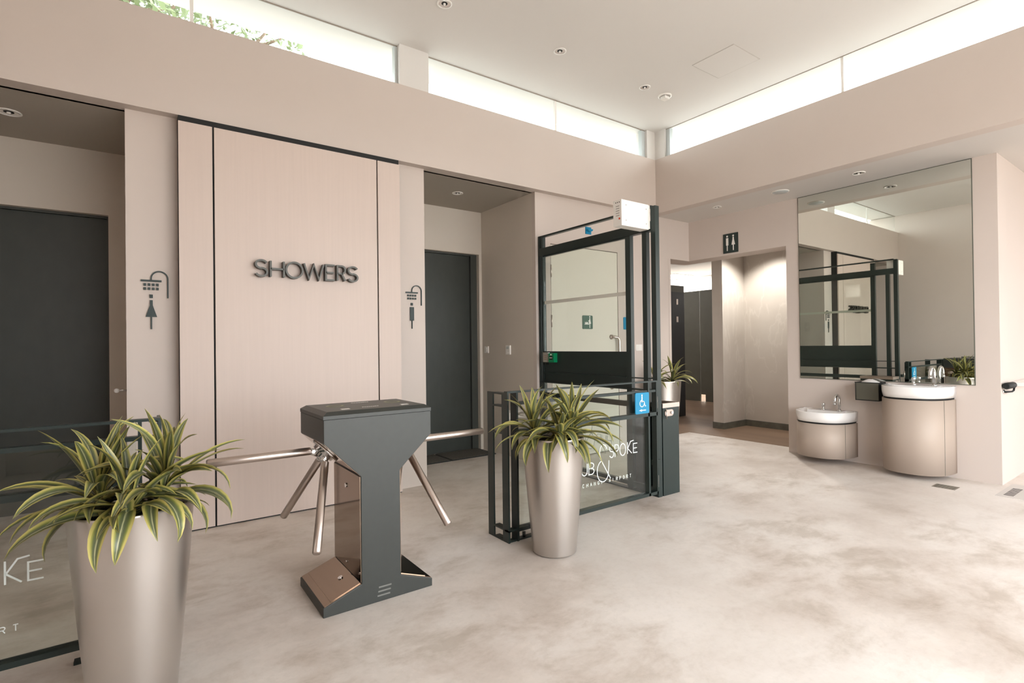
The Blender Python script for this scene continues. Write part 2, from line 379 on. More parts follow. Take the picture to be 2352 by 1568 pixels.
struct('wall_right_return', m_wall, 'brightly lit beige wall returning behind the washbasins', [(6.79, 10.5, 1.32, 1.5, 0, ZS)])
struct('wall_far_right', m_wall, 'beige wall closing the side bay', [(10.5, 10.7, YF, 1.5, 0, ZS)])
struct('ceiling_soffit_right', m_soffit, 'white lowered soffit over the washbasins', [(XB+.15, 10.5, YF, YB, ZS, ZS+.15), (XB+.15, 10.5, YB, YJ, ZS, ZS+.15)], 'ceiling')
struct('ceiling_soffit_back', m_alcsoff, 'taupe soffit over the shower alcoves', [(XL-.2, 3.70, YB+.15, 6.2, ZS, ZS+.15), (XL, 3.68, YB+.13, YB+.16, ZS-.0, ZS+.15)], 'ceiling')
struct('ceiling_restroom', m_soffit, 'white restroom ceiling', [(3.70, 12.2, YJ, 9.2, ZS, ZS+.15)], 'ceiling')
# trim of the restroom opening
struct('trim_1', m_wall, 'beige jamb lining of the restroom opening', [(6.03, 6.075, YJ-.004, 4.95, 0, 2.525)], 'trim')

# alcove back walls with door openings
struct('wall_alcove_women', m_alc, 'grey beige back wall around the dark door with the skirted figure', [
    (-.19, -.055, 5.80, 6.0, 0, ZS), (XL, -1.10, 5.80, 6.0, 0, ZS), (-1.10, -.19, 5.80, 6.0, 2.53, ZS)])
struct('wall_alcove_men', m_alc, 'grey beige back wall around the dark door with the straight figure', [
    (2.28, 2.58, 5.80, 6.0, 0, ZS), (3.64, 3.68, 5.80, 6.0, 0, ZS), (2.58, 3.64, 5.80, 6.0, 2.53, ZS)])

def dark_door(name, x0, x1, label, fr):
    d = thing(name, ((x0+x1)/2, 5.9, 0), label, 'door', kind='structure')
    bx('door_leaf', m_doordark, d, x0+fr[0], x1-fr[1], 5.90, 5.94, .001, 2.53-.02)
    bm = new_bm()
    if fr[0]: box(bm, x0, x0+fr[0], 5.86, 5.96, 0, 2.53)
    box(bm, x1-fr[1], x1, 5.86, 5.96, 0, 2.53); box(bm, x0+fr[0], x1-fr[1], 5.86, 5.96, 2.51, 2.53)
    obj('door_frame', bm, m_doorframe, d)
    return d
d1 = dark_door('door_1', -1.10, -.19, 'tall dark shower door behind the foreground plant', (.05, .012))
d2 = dark_door('door_2', 2.58, 3.64, 'tall dark shower door in the alcove with two switches', (.09, .09))
# white flush door
d3 = thing('door_3', (4.457, YJ, 0), 'white flush door with green baby change sign behind the glass screen', 'door', kind='structure')
bx('door_leaf', m_doorwhite, d3, 3.908, 5.007, YJ+.004, YJ+.05, .012, 2.507)
for z in (.35, 1.62, 2.20):
    bm = new_bm(); tube(bm, [(3.904, YJ-.004, z-.07), (3.904, YJ-.004, z+.07)], .008, 10); obj('hinge', bm, m_brushed, d3)
bm = new_bm()
hp = [(4.88, YJ+.004, 1.435), (4.90, YJ-.03, 1.435), (4.945, YJ-.05, 1.43), (4.968, YJ-.055, 1.40), (4.972, YJ-.055, 1.35), (4.972, YJ-.055, .88), (4.968, YJ-.055, .84), (4.945, YJ-.05, .81), (4.90, YJ-.03, .805), (4.88, YJ+.004, .805)]
tube(bm, hp, .015, 14)
hd = obj('pull_handle', bm, m_brushed, d3)
for z in (1.435, .805):
    bm = new_bm(); tube(bm, [(4.88, YJ+.004, z), (4.885, YJ-.014, z)], .03, 20); obj('handle_rose', bm, m_brushed, hd)

# cladding with SHOWERS
cl = thing('wall_back_cladding', (1.12, 4.6, 0), 'tall beige laminate cladding panels with black joints on the shower wall', 'wall', kind='structure')
bx('backing', m_black, cl, .262, 1.992, 4.556, YJ, 0, 3.075)
for x0, x1 in ((.262, .4795), (.4925, 1.771), (1.783, 1.992)):
    bx('panel', m_panel, cl, x0, x1, 4.538, 4.558, .012, 3.028)

# clerestory windows
def window(name, label, axis, fixed, a0, a1, joints, frames):
    w = thing(name, (0, 0, ZB), label, 'window', kind='structure')
    def B(n, m, s0, s1, t0, t1, z0, z1):
        return bx(n, m, w, s0, s1, fixed+t0, fixed+t1, z0, z1) if axis == 'x' else bx(n, m, w, fixed+t0, fixed+t1, s0, s1, z0, z1)
    edges = [a0] + joints + [a1]
    for s0, s1 in zip(edges, edges[1:]):
        B('pane', m_winglass, s0+.003, s1-.003, 0, .012, ZB, ZC-.003)
    for j in joints:
        B('glass_joint', m_white, j-.012, j+.012, -.004, .02, ZB, ZC-.003)
    B('head_channel', m_winhead, a0, a1, -.012, -.002, ZC-.008, ZC)
    B('sill', m_ceil, a0, a1, .014, .09, ZB, ZB+.012)
    for s0, s1 in frames:
        B('jamb_frame', m_winframe, s0, s1, -.01, .05, ZB, ZC)
    return w
window('window_1', 'clerestory window with trees outside, above the women shower door', 'x', YB+.062, XL, 2.02, [.36], [(1.995, 2.02)])
window('window_2', 'clerestory window strip over the shower wall towards the corner', 'x', YB+.062, 2.32, 5.53, [3.98], [(5.47, 5.53)])
window('window_3', 'clerestory window strip above the washbasin wall', 'y', XB+.062, YF, 4.43, [-.6, 2.30], [(4.37, 4.43)])
struct('pier', m_ceil, 'white pier between the clerestory windows', [(2.02, 2.32, YB, YB+.15, ZB, ZC)], 'pier')
struct('pier_corner', m_ceil, 'slim white corner post between the clerestory windows', [(5.53, 5.75, YB+.02, YB+.2, ZB, ZC), (5.69, 5.78, 4.43, YB+.2, ZB, ZC)], 'pier')

# restroom interior
struct('wall_marble_end', m_marble, 'grey marble wall end inside the restroom entrance', [(7.41, 8.2, 4.72, 4.90, .10, ZS)])
struct('wall_marble', m_marble, 'grey marble wall facing the restroom entrance', [(8.02, 8.2, 1.5, 4.72, .10, ZS)])
struct('baseboard_marble', m_stonebase, 'dark stone skirting under the marble walls', [(7.40, 8.2, 4.71, 4.91, 0, .10), (8.01, 8.2, 1.5, 4.71, 0, .10)], 'baseboard')
struct('wall_restroom_far', m_ceil, 'white far wall of the restroom', [(12.0, 12.2, 4.9, 9.2, 0, ZS), (6.03, 12.0, 9.0, 9.2, 0, ZS), (8.2, 12.0, 4.90, 5.0, 0, ZS), (5.83, 6.03, 6.2, 9.2, 0, ZS)])
cp = thing('cubicle_partition', (10.6, 7.5, 0), 'grey green toilet cubicle partition inside the restroom', 'partition')
bx('panel', m_part, cp, 10.58, 10.62, 7.33, 8.9, .0, 2.55)
bx('panel', m_part, cp, 10.58, 10.62, 5.1, 7.31, .16, 2.55)
bx('foot', m_part, cp, 10.59, 10.61, 6.9, 7.2, 0, .16)
bd = thing('cubicle_door', (7.9, 6.1, 0), 'black lacquered cubicle door standing in the restroom', 'door')
bx('door_leaf', m_blackdoor, bd, 7.45, 8.26, 6.04, 6.09, 0.003, 2.28)
bx('top_panel', m_part, bd, 7.45, 8.26, 6.04, 6.09, 2.28, 2.40)
for z in (1.78, 2.10):
    bx('latch_plate', m_brushed, bd, 8.02, 8.07, 6.03, 6.04, z-.05, z+.05)

# ------------------------------------------------------------------ mirror
mi = thing('wall_mirror', (XW, 2.31, .91), 'large frameless wall mirror above the washbasins', 'mirror')
bx('mirror_glass', m_mirror, mi, XW-.012, XW-.008, 1.503, 3.112, .917, 3.072)
bx('backing', m_mirroredge, mi, XW-.0079, XW-.0005, 1.497, 3.118, .910, 3.078)

# ------------------------------------------------------------------ lettering and pictograms
plW = lambda x0, y, z0: (lambda a, b, d: (x0+a, y-d, z0+b))          # on walls facing -Y
def sign_letters():
    t = thing('sign_lettering', (1.14, 4.538, 1.9), 'raised bronze letters reading SHOWERS on the cladding', 'lettering')
    x = .765; y0 = 4.538; z0 = 1.915
    for ch, w, gap in (('S', .082, .026), ('H', .098, .018), ('O', .125, .012), ('W', .158, .018), ('E', .072, .024), ('R', .066, .028), ('S', .080, 0)):
        bm = letter_bm(ch, w, .125, .014, plW(x, y0, z0), .055)
        obj('letter', bm, m_letter, t); x += w+gap
sign_letters()

def shower_icon(cx, z1, s, female, label):
    t = thing('shower_pictogram', (cx, YJ, z1-.42*s), label, 'pictogram', None)
    pl = plW(cx, YJ, z1)
    def R(name, pts, w):
        bm = new_bm(); ribbon(bm, [(p[0]*s, p[1]*s) for p in pts], w*s, pl, .012); bmesh.ops.recalc_face_normals(bm, faces=bm.faces)
        return obj(name, bm, m_sign_dark, t)
    R('shower_arm', [(0, -.065)] + [(.05+.05*math.cos(math.radians(a)), -.052+.052*math.sin(math.radians(a))) for a in range(180, -1, -12)] + [(.1, -.19)], .0085)
    R('shower_head', [(-.062, -.069), (.062, -.069)], .013)
    for i in range(4):
        for j in range(2):
            x = (-.0375+.025*i)*s; z = (-.097-.029*j)*s
            plate_obj('droplet', [[(x-.0075*s, z-.009*s), (x+.0075*s, z-.009*s), (x+.0075*s, z+.009*s), (x-.0075*s, z+.009*s)]], pl, 0, .012, m_sign_dark, t)
    q = lambda a, b, c, d: [(a*s, c*s), (b*s, c*s), (b*s, d*s), (a*s, d*s)]
    plate_obj('head', [q(-.0095, .0095, -.192, -.168)], pl, 0, .012, m_sign_dark, t)
    if female:
        plate_obj('body', [[(-.008*s, -.208*s), (.008*s, -.208*s), (.0085*s, -.245*s), (.034*s, -.328*s), (-.034*s, -.328*s), (-.0085*s, -.245*s)]], pl, 0, .012, m_sign_dark, t)
    else:
        plate_obj('body', [q(-.020, .020, -.338, -.208)], pl, 0, .012, m_sign_dark, t)
    plate_obj('legs', [q(-.0045, .0045, -.415, -.328)], pl, 0, .012, m_sign_dark, t)
shower_icon(.094, 1.921, 1.02, True, 'dark shower pictogram with a skirted figure on the wall')
shower_icon(2.157, 1.932, 1.0, False, 'dark shower pictogram with a straight figure on the wall')

# restroom sign
plX = lambda x, y0, z0: (lambda a, b, d: (x-d, y0-a, z0+b))           # on walls facing -X, a runs towards -Y
rs = thing('restroom_sign', (XW, 4.0, 2.55), 'dark square sign with white man and woman figures above the restroom opening', 'sign')
pl = plX(XW, 4.11, 2.55)
plate_obj('sign_plate', [rrect(0, .215, 0, .26, .004)], pl, 0, .01, m_sign_dark, rs)
def fig(cx, female, base, h, pl, parent, m, d0=.01, d1=.013):
    plate_obj('figure_head', [circ(cx, base+h*.95, h*.06)], pl, d0, d1, m, parent)
    if female: pts = [(cx-h*.04, base+h*.86), (cx+h*.04, base+h*.86), (cx+h*.05, base+h*.7), (cx+h*.125, base+h*.36), (cx-h*.125, base+h*.36), (cx-h*.05, base+h*.7)]
    else: pts = [(cx-h*.08, base+h*.84), (cx+h*.08, base+h*.84), (cx+h*.08, base+h*.36), (cx-h*.08, base+h*.36)]
    plate_obj('figure_body', [pts], pl, d0, d1, m, parent)
    plate_obj('figure_legs', [[(cx-h*.03, base+h*.37), (cx+h*.03, base+h*.37), (cx+h*.03, base), (cx-h*.03, base)]], pl, d0, d1, m, parent)
fig(.062, False, .03, .205, pl, rs, m_white); fig(.15, True, .03, .205, pl, rs, m_white)

def wheelchair(pl, parent, cx, cz, s, d0, d1, m):
    def R(name, pts, w):
        bm = new_bm(); ribbon(bm, [(cx+p[0]*s, cz+p[1]*s) for p in pts], w*s, lambda a, b, d: pl(a, b, d0+d), d1-d0)
        bmesh.ops.recalc_face_normals(bm, faces=bm.faces); return obj(name, bm, m, parent)
    plate_obj('figure_head', [[(cx-.055*s, cz+.86*s), (cx+.055*s, cz+.86*s), (cx+.055*s, cz+1.0*s), (cx-.055*s, cz+1.0*s)]], pl, d0, d1, m, parent)
    R('figure_body', [(0, .83), (0, .42), (.2, .42)], .1)
    R('wheel', arc(.0, .27, .26, .27, 100, 360, 20) , .055)
    R('figure_legs', [(.02, .40), (.26, .40), (.38, .04), (.47, .06)], .055)
def access_sign(name, pl, w, h, label, arrow, chs):
    t = thing(name, pl(w/2, 0, 0), label, 'sign')
    plate_obj('sign_plate', [rrect(0, w, 0, h, .012)], pl, 0, .008, m_blue, t)
    wheelchair(pl, t, w*.47, h*(.33 if arrow else .18), h*chs, .008, .010, m_white)
    if arrow:
        z = h*.16
        plate_obj('arrow', [[(w*.25, z), (w*.45, z+h*.055), (w*.45, z+h*.02), (w*.75, z+h*.02), (w*.75, z-h*.02), (w*.45, z-h*.02), (w*.45, z-h*.055)]], pl, .008, .010, m_white, t)
    return t
# ------------------------------------------------------------------ low glass barrier (right) and (left)
YG = 2.925; TB = .012
HUBW = lambda h: None
def hub_text(parent, pl, x0, zs):
    """HUB & SPOKE / airport line etched on glass; pl(a, b, d)"""
    def put(s, x, z, h, w, gap, st):
        for ch in s:
            ww = w*.3 if ch == 'I' else w
            if ch != ' ':
                bm = letter_bm(ch, ww, h, st, (lambda a, b, d, X=x, Z=z: pl(X+a, Z+b, d)), .0015)
                obj('etched_letter', bm, m_etch, parent)
            x += ww+gap
    put('HUB', x0, zs+.345, .088, .056, .017, .0068)
    put('&', x0+.235, zs+.268, .29, .14, 0, .0068)
    put('S', x0+.375, zs+.445, .095, .045, 0, .0068); put('P', x0+.435, zs+.445, .095, .042, 0, .0068); put('O', x0+.492, zs+.445, .095, .068, 0, .0068)
    put('K', x0+.582, zs+.45, .095, .05, 0, .0068); put('E', x0+.652, zs+.45, .075, .048, 0, .0068)
    x = x0+.08
    for ch in 'CHANGI AIRPORT':
        if ch == ' ': x += .045; continue
        bm = letter_bm(ch, .016 if ch != 'I' else .006, .026, .0035, (lambda a, b, d, X=x: pl(X+a, zs+.255+b, d)), .0015)
        obj('etched_letter', bm, m_etch, parent); x += .040
def low_barrier(name, xa, xb, label, mirror=False):
    """xa: free end with return frame, xb: end at the post"""
    t = thing(name, ((xa+xb)/2, YG, 0), label, 'barrier')
    s = 1 if xb > xa else -1
    def B(n, m, x0, x1, *r): return bx(n, m, t, min(x0, x1), max(x0, x1), *r)
    D = .07
    # return frame at the free end
    B('end_post', m_steelframe, xa, xa+s*TB, YG, YG+D, 0, 1.02)
    B('end_post', m_steelframe, xa, xa+s*TB, YG+.18, YG+.18+D, 0, 1.02)
    for z in (1.008, .922, .735, .075, .0):
        B('end_tie', m_steelframe, xa, xa+s*TB*4, YG+D, YG+.18, z, z+.012)
    # main frame
    B('top_rail', m_steelframe, xa, xb, YG, YG+D*.55, 1.02, 1.032)
    B('stile', m_steelframe, xa+s*.075, xa+s*.09, YG, YG+D, 0, 1.02)
    B('mid_rail', m_steelframe, xa+s*.09, xb, YG+.005, YG+.045, .935, .955)
    B('mid_rail', m_steelframe, xa+s*.09, xb, YG, YG+.05, .735, .765)
    B('bottom_rail', m_steelframe, xa+s*.09, xb, YG, YG+.05, .065, .09)
    B('base_bar', m_steelframe, xa, xa+s*.09, YG, YG+.05, .075, .087)
    B('floor_bar', m_steelframe, xa+s*TB, xa+s*.32, YG+.01, YG+.05, 0, .012)
    for k in (.15, .25):
        bm = new_bm(); tube(bm, [(xa+s*k, YG+.03, .012), (xa+s*k, YG+.03, .045)], .012, 12); obj('levelling_foot', bm, m_steelframe, t)
    B('stile', m_steelframe, xb-s*.12, xb-s*.10, YG, YG+.05, .065, 1.02)
    B('stile', m_steelframe, xb-s*.015, xb, YG, YG+.05, .065, 1.02)
    g0, g1 = sorted((xa+s*.09, xb-s*.12))
    gl = bx('glass_pane', m_glass, t, g0+.005, g1-.005, YG+.022, YG+.030, .092, .733)
    bx('glass_pane', m_glass, t, g0+.005, g1-.005, YG+.022, YG+.030, .767, .933)
    return t, gl
br, gl = low_barrier('glass_barrier', 2.05, 3.615, 'low dark steel glass barrier behind the central silver planter')
hub_text(gl, lambda a, b, d: (a, YG+.0215-d, b), 2.675, 0)
bl, gl2 = low_barrier('glass_barrier', .095, -1.14, 'low dark steel glass barrier behind the foreground planter by the dark door')
hub_text(gl2, lambda a, b, d: (a, YG+.0215-d, b), -1.02, -.05)
access_sign('accessible_sign', lambda a, b, d: (3.327+a, YG-.001-d, .767+b), .168, .174, 'blue accessible sign with white arrow on the glass barrier', True, .58)

# ------------------------------------------------------------------ tall glass screen along Y
XS = 3.735
ts = thing('glass_screen', (XS, 3.8, 0), 'tall dark steel framed glass screen beside the white door', 'screen')
def S(n, y0, y1, z0, z1, w=.03, m=m_steelframe, bev=0): return bx(n, m, ts, XS-w, XS+w, y0, y1, z0, z1)
S('post', 3.00, 3.05, 0, 2.56, .026)
S('post', 3.105, 3.155, 0.0, 2.36, .022)
S('post', 3.295, 3.355, 0, 2.54, .022)
S('post', 4.575, 4.60, 0, 2.57, .022); S('post', 4.63, 4.655, 0, 2.57, .022)
S('top_bar', 3.05, 4.655, 2.553, 2.572, .02)
S('head_rail', 3.05, 4.63, 2.345, 2.43, .028)
S('head_bead', 3.355, 4.575, 2.33, 2.345, .016)
S('mid_board', 3.355, 4.575, 1.125, 1.275, .016)
S('back_board', 3.355, 4.575, .93, 1.125, .008)
S('ledge', 3.355, 4.575, 1.03, 1.042, .03); S('ledge', 3.05, 4.63, .925, .94, .03)
S('floor_bar', 3.05, 4.63, .0, .014, .025)
S('low_rail', 3.05, 4.63, .042, .078, .02)
S('low_rail', 3.355, 4.575, .765, .815, .014)
S('side_tie', 3.05, 3.295, 1.03, 1.04, .02)
gu = S('glass_pane', 3.36, 4.57, 1.278, 2.328, .004, m_glass)
gb = S('glass_pane', 3.36, 4.57, .080, .763, .004, m_glass)
S('glass_pane', 3.36, 4.57, .817, .923, .004, m_glass)
bx('frosted_band', mat('frosted_band', (208, 207, 198), .7), gu, XS-.0055, XS-.0042, 3.36, 4.57, 1.80, 1.835)
hub_text(gb, lambda a, b, d: (XS+.0042+d, 3.585+a, b+.02), 0.0, 0.0)
# hinges at post
for z in (.84, .16):
    bm = new_bm(); tube(bm, [(3.655, 2.965, z-.05), (3.655, 2.965, z+.05)], .008, 10); obj('hinge', bm, m_brushed, br)
bx('hinge_plate', m_steelframe, br, 3.616, 3.703, 2.972, 2.999, .3, .34); bx('hinge_plate', m_steelframe, br, 3.616, 3.703, 2.972, 2.999, .80, .84)

# white operator box on the post
ob = thing('gate_operator_box', (3.53, 3.045, 2.35), 'white control box mounted on top of the tall gate post', 'control box')
bx('casing', m_white, ob, 3.345, 3.690, 3.056, 3.15, 2.352, 2.572, bevel=.008)
bx('mounting_plate', m_white, ob, 3.685, 3.7035, 3.052, 3.154, 2.36, 2.565)
plB = lambda a, b, d: (3.345-d, 3.15-a, 2.352+b)
plate_obj('indicator', [circ(.07, .06, .009)], plB, .0, .002, m_red, ob)
for k in (.03, .05, .07): plate_obj('socket', [circ(k, .2, .005, 8)], plB, 0, .0015, m_black, ob)
mt = mat('grey_print', (150, 146, 140), .5)
for i in range(5): plate_obj('printed_line', [[(.03, .165-.02*i), (.07, .165-.02*i), (.07, .171-.02*i), (.03, .171-.02*i)]], plB, 0, .001, mt, ob)
for (x, z) in ((3.40, 2.53), (3.40, 2.40), (3.66, 2.53), (3.66, 2.40)):
    bm = new_bm(); tube(bm, [(x, 3.056, z), (x, 3.0545, z)], .005, 10); obj('screw', bm, mt, ob)

# call point units on the board
cu = thing('door_release_switch', (XS-.016, 4.53, 1.14), 'clear covered white switch beside the green call point', 'switch')
bx('backbox', m_white, cu, XS-.05, XS-.0165, 4.475, 4.555, 1.155, 1.262)
bx('cover', m_clear, cu, XS-.075, XS-.051, 4.465, 4.565, 1.15, 1.268, bevel=.004)
bx('catch', m_clear, cu, XS-.06, XS-.02, 4.49, 4.54, 1.125, 1.149)
for i in range(3): bx('printed_line', m_red, cu, XS-.0508, XS-.0501, 4.49, 4.535, 1.185+.02*i, 1.189+.02*i)
cg = thing('green_call_point', (XS-.016, 4.40, 1.15), 'green emergency door release call point on the dark board', 'call point')
bx('casing', m_callgreen, cg, XS-.065, XS-.0165, 4.35, 4.44, 1.155, 1.255, bevel=.004)
bx('glass_window', m_black, cg, XS-.068, XS-.0655, 4.372, 4.422, 1.185, 1.225)
bx('window_strip', m_white, cg, XS-.0695, XS-.0685, 4.374, 4.42, 1.20, 1.208)
bx('printed_label', m_white, cg, XS-.067, XS-.0655, 4.385, 4.41, 1.233, 1.245)

# signs on the back wall beside/at the white door
pg = plW(4.39, YJ+.004, 1.532)
bs = thing('baby_change_sign', (4.47, YJ, 1.53), 'green baby changing sign on the white door', 'sign')
plate_obj('sign_plate', [rrect(0, .168, 0, .165, .014)], pg, 0, .008, m_green, bs)
fig(.118, True, .012, .145, pg, bs, m_white, .008, .010)
plate_obj('changing_table', [[(.03, .055), (.105, .055), (.105, .064), (.03, .064)]], pg, .008, .010, m_white, bs)
plate_obj('baby', [[(.042, .066), (.085, .066), (.095, .088), (.085, .082), (.07, .078), (.064, .094), (.058, .078), (.042, .08)], circ(.042, .078, .008)], pg, .008, .010, m_white, bs)
bm = new_bm(); ribbon(bm, [(.118, .112), (.1, .098), (.092, .1)], .008, lambda a, b, d: pg(a, b, .008+d), .002); obj('figure_arm', bm, m_white, bs)
access_sign('accessible_sign', plW(5.105, YJ, 1.53), .165, .16, 'blue accessible sign on the wall right of the white door', False, .66)
# call lamp above the door
lp = thing('call_lamp', (4.5, YJ, 2.70), 'small blue call lamp on the wall above the white door', 'lamp')
bx('base_plate', m_blue, lp, 4.455, 4.545, YJ-.012, YJ, 2.69, 2.775)
bm = new_bm(); prism(bm, arc(4.5, 2.745, .042, .03, 180, 360, 12), YJ-.05, YJ-.012, 'y'); obj('lens', bm, m_blue, lp)

# switches
def switch(name, plate, boxes, loc, label, cat='switch', group=None):
    t = thing(name, loc, label, cat, group)
    bx('plate', m_white, t, *plate, bevel=.002)
    for n, b in boxes: bx(n, m_white, t, *b)
    return t
switch('light_switch', (3.67, 3.68, 5.65, 5.735, 1.25, 1.335), [('rocker', (3.664, 3.67, 5.675, 5.71, 1.265, 1.32))], (3.68, 5.69, 1.25), 'square white light switch nearest the dark door in the alcove')
t = switch('thermostat', (3.662, 3.68, 5.16, 5.245, 1.235, 1.345), [('button', (3.658, 3.662, 5.185, 5.205, 1.25, 1.262)), ('button', (3.658, 3.662, 5.21, 5.23, 1.25, 1.262))], (3.68, 5.2, 1.235), 'tall white room controller on the alcove wall', 'controller')
bx('display', m_winframe, t, 3.659, 3.662, 5.175, 5.23, 1.30, 1.33)
switch('wall_socket', (3.668, 3.68, 5.17, 5.25, .43, .56), [('cover', (3.66, 3.668, 5.18, 5.24, .45, .53))], (3.68, 5.2, .43), 'white wall socket low on the alcove wall', 'socket')
switch('light_switch', (5.33, 5.45, YJ-.01, YJ, 1.255, 1.335), [('rocker', (5.365, 5.415, YJ-.014, YJ-.01, 1.27, 1.32))], (5.39, YJ, 1.255), 'wide white light switch on the wall right of the white door')
t = thing('door_stop', (-.055, 4.9, 1.03), 'small chrome door stop on the edge wall beside the dark door', 'door stop')
bm = new_bm(); tube(bm, [(-.055, 4.9, 1.045), (-.105, 4.9, 1.045)], .007, 10); obj('rod', bm, m_chrome, t)
bm = new_bm(); bmesh.ops.create_uvsphere(bm, u_segments=14, v_segments=10, radius=.017, matrix=Matrix.Translation((-.118, 4.9, 1.045))); obj('ball', bm, m_white, t)

# ------------------------------------------------------------------ ceiling fittings
def downlight(x, y, z, r, label, trim=None):
    t = thing('downlight', (x, y, z), label, 'downlight', 'recessed downlights')
    bm = new_bm(); lathe(bm, [(r*.80, -.001), (r*.80, -.008), (r, -.006), (r, -.001)], (x, y, z), 28, False); obj('trim_ring', bm, trim or m_white, t)
    bm = new_bm(); lathe(bm, [(r*.80, -.004), (r*.6, -.002), (r*.40, -.0012)], (x, y, z), 28, False); obj('reflector', bm, m_chrome, t)
    bm = new_bm(); lathe(bm, [(r*.40, -.0012), (r*.40, -.0022), (.001, -.0025)], (x, y, z), 20, False); obj('lamp_recess', bm, m_black, t)
    bm = new_bm(); lathe(bm, [(r*.17, -.002), (r*.17, -.012), (.001, -.014)], (x, y, z), 14, False); obj('bulb', bm, m_white, t)
    return t
downlight(2.093, 3.822, ZC, .062, 'round downlight in the high ceiling at the top edge')
downlight(3.344, 3.816, ZC, .062, 'round downlight in the high ceiling, middle of the row')
downlight(4.590, 3.828, ZC, .062, 'round downlight in the high ceiling beside the smoke detector')
downlight(6.071, 2.300, ZS, .062, 'round downlight in the soffit in front of the mirror')
downlight(6.045, 3.905, ZS, .055, 'round downlight in the soffit before the restroom opening')
downlight(2.977, 5.180, ZS, .062, 'lit looking downlight in the alcove soffit before the dark door')
downlight(-.738, 5.192, ZS, .075, 'chrome downlight in the soffit over the plant side alcove')
sp = thing('ceiling_speaker', (6.055, 3.102, ZS), 'flat round speaker grille in the soffit beside the mirror', 'speaker')
bm = new_bm(); lathe(bm, [(.085, 0), (.085, -.006), (.078, -.010), (.001, -.012)], (6.055, 3.102, ZS), 32, False); obj('grille', bm, m_winframe, sp)
bm = new_bm(); lathe(bm, [(.085, 0), (.095, 0), (.095, -.006), (.085, -.0065)], (6.055, 3.102, ZS), 32, False); obj('rim', bm, m_white, sp)
sd = thing('smoke_detector', (4.942, 3.834, ZC), 'small white smoke detector on the high ceiling', 'smoke detector')
bm = new_bm(); lathe(bm, [(.075, 0), (.075, -.012), (.06, -.014)], (4.942, 3.834, ZC), 28, False); obj('base', bm, m_white, sd)
bx('sensor', m_white, sd, 4.905, 4.98, 3.80, 3.868, ZC-.042, ZC-.013, bevel=.006)
ap = thing('ceiling_access_panel', (4.86, 3.02, ZC), 'flush white access panel in the high ceiling', 'access panel', kind='structure')
bx('hatch', m_ceil, ap, 4.636, 5.085, 2.795, 3.247, ZC-.004, ZC-.001)
bm = new_bm()
for a in ((4.63, 4.634, 2.789, 3.253), (5.087, 5.091, 2.789, 3.253), (4.634, 5.087, 2.789, 2.793), (4.634, 5.087, 3.249, 3.253)): box(bm, *a, ZC-.003, ZC-.0005)
obj('hatch_frame', bm, mat('hatch_frame_paint', (196, 192, 186), .7), ap)

# ------------------------------------------------------------------ turnstile
Y0, Y1 = 2.685, 3.135; YM = (Y0+Y1)/2
tn = thing('turnstile', (1.05, YM, 0), 'grey two sided tripod turnstile in the middle of the hall', 'turnstile')
prof = [(.750, .0), (.750, .047), (.947, .117), (.947, .676), (.760, .866), (.760, .983), (1.352, .983), (1.352, .856), (1.163, .680), (1.163, .110), (1.350, .043), (1.350, 0)]
bm = new_bm(); prism(bm, prof, Y0, Y1, 'y'); obj('body', bm, m_turn, tn, bevel=.0025)
# lid with chamfer
bm = new_bm()
a = [(.758, Y0-.002), (1.354, Y0-.002), (1.354, Y1+.002), (.758, Y1+.002)]; b_ = [(.785, Y0+.025), (1.327, Y0+.025), (1.327, Y1-.025), (.785, Y1-.025)]
lv = [[bm.verts.new((*p, z)) for p in q] for q, z in ((a, .985), (a, 1.003), (b_, 1.021))]
for A, B in zip(lv, lv[1:]):
    for i in range(4): bm.faces.new((A[i], A[(i+1) % 4], B[(i+1) % 4], B[i]))
bm.faces.new(lv[-1]); bm.faces.new(lv[0][::-1])
lid = obj('lid', bm, m_turn, tn)
for cx, y in ((.90, 2.955), (1.235, 2.955)):
    bm = new_bm(); lathe(bm, [(.05, .0), (.05, .0012), (.036, .0012), (.036, 0)], (cx, y, 1.021), 28, False); obj('reader_ring', bm, m_green_circle, lid)
    bx('white_label', m_white, lid, cx-.022, cx+.022, 2.765, 2.795, 1.0212, 1.0222)
def tick_text(x, y, n, w):
    bm = new_bm()
    xx = x
    for i in range(n):
        ww = random.uniform(.007, .012)
        box(bm, xx, xx+ww, y, y+random.uniform(.007, .012), 1.0212, 1.0219); xx += ww+.0035
    return obj('printed_text', bm, m_white, lid)
tick_text(1.0, 2.80, 8, .1); tick_text(1.02, 3.04, 8, .1)
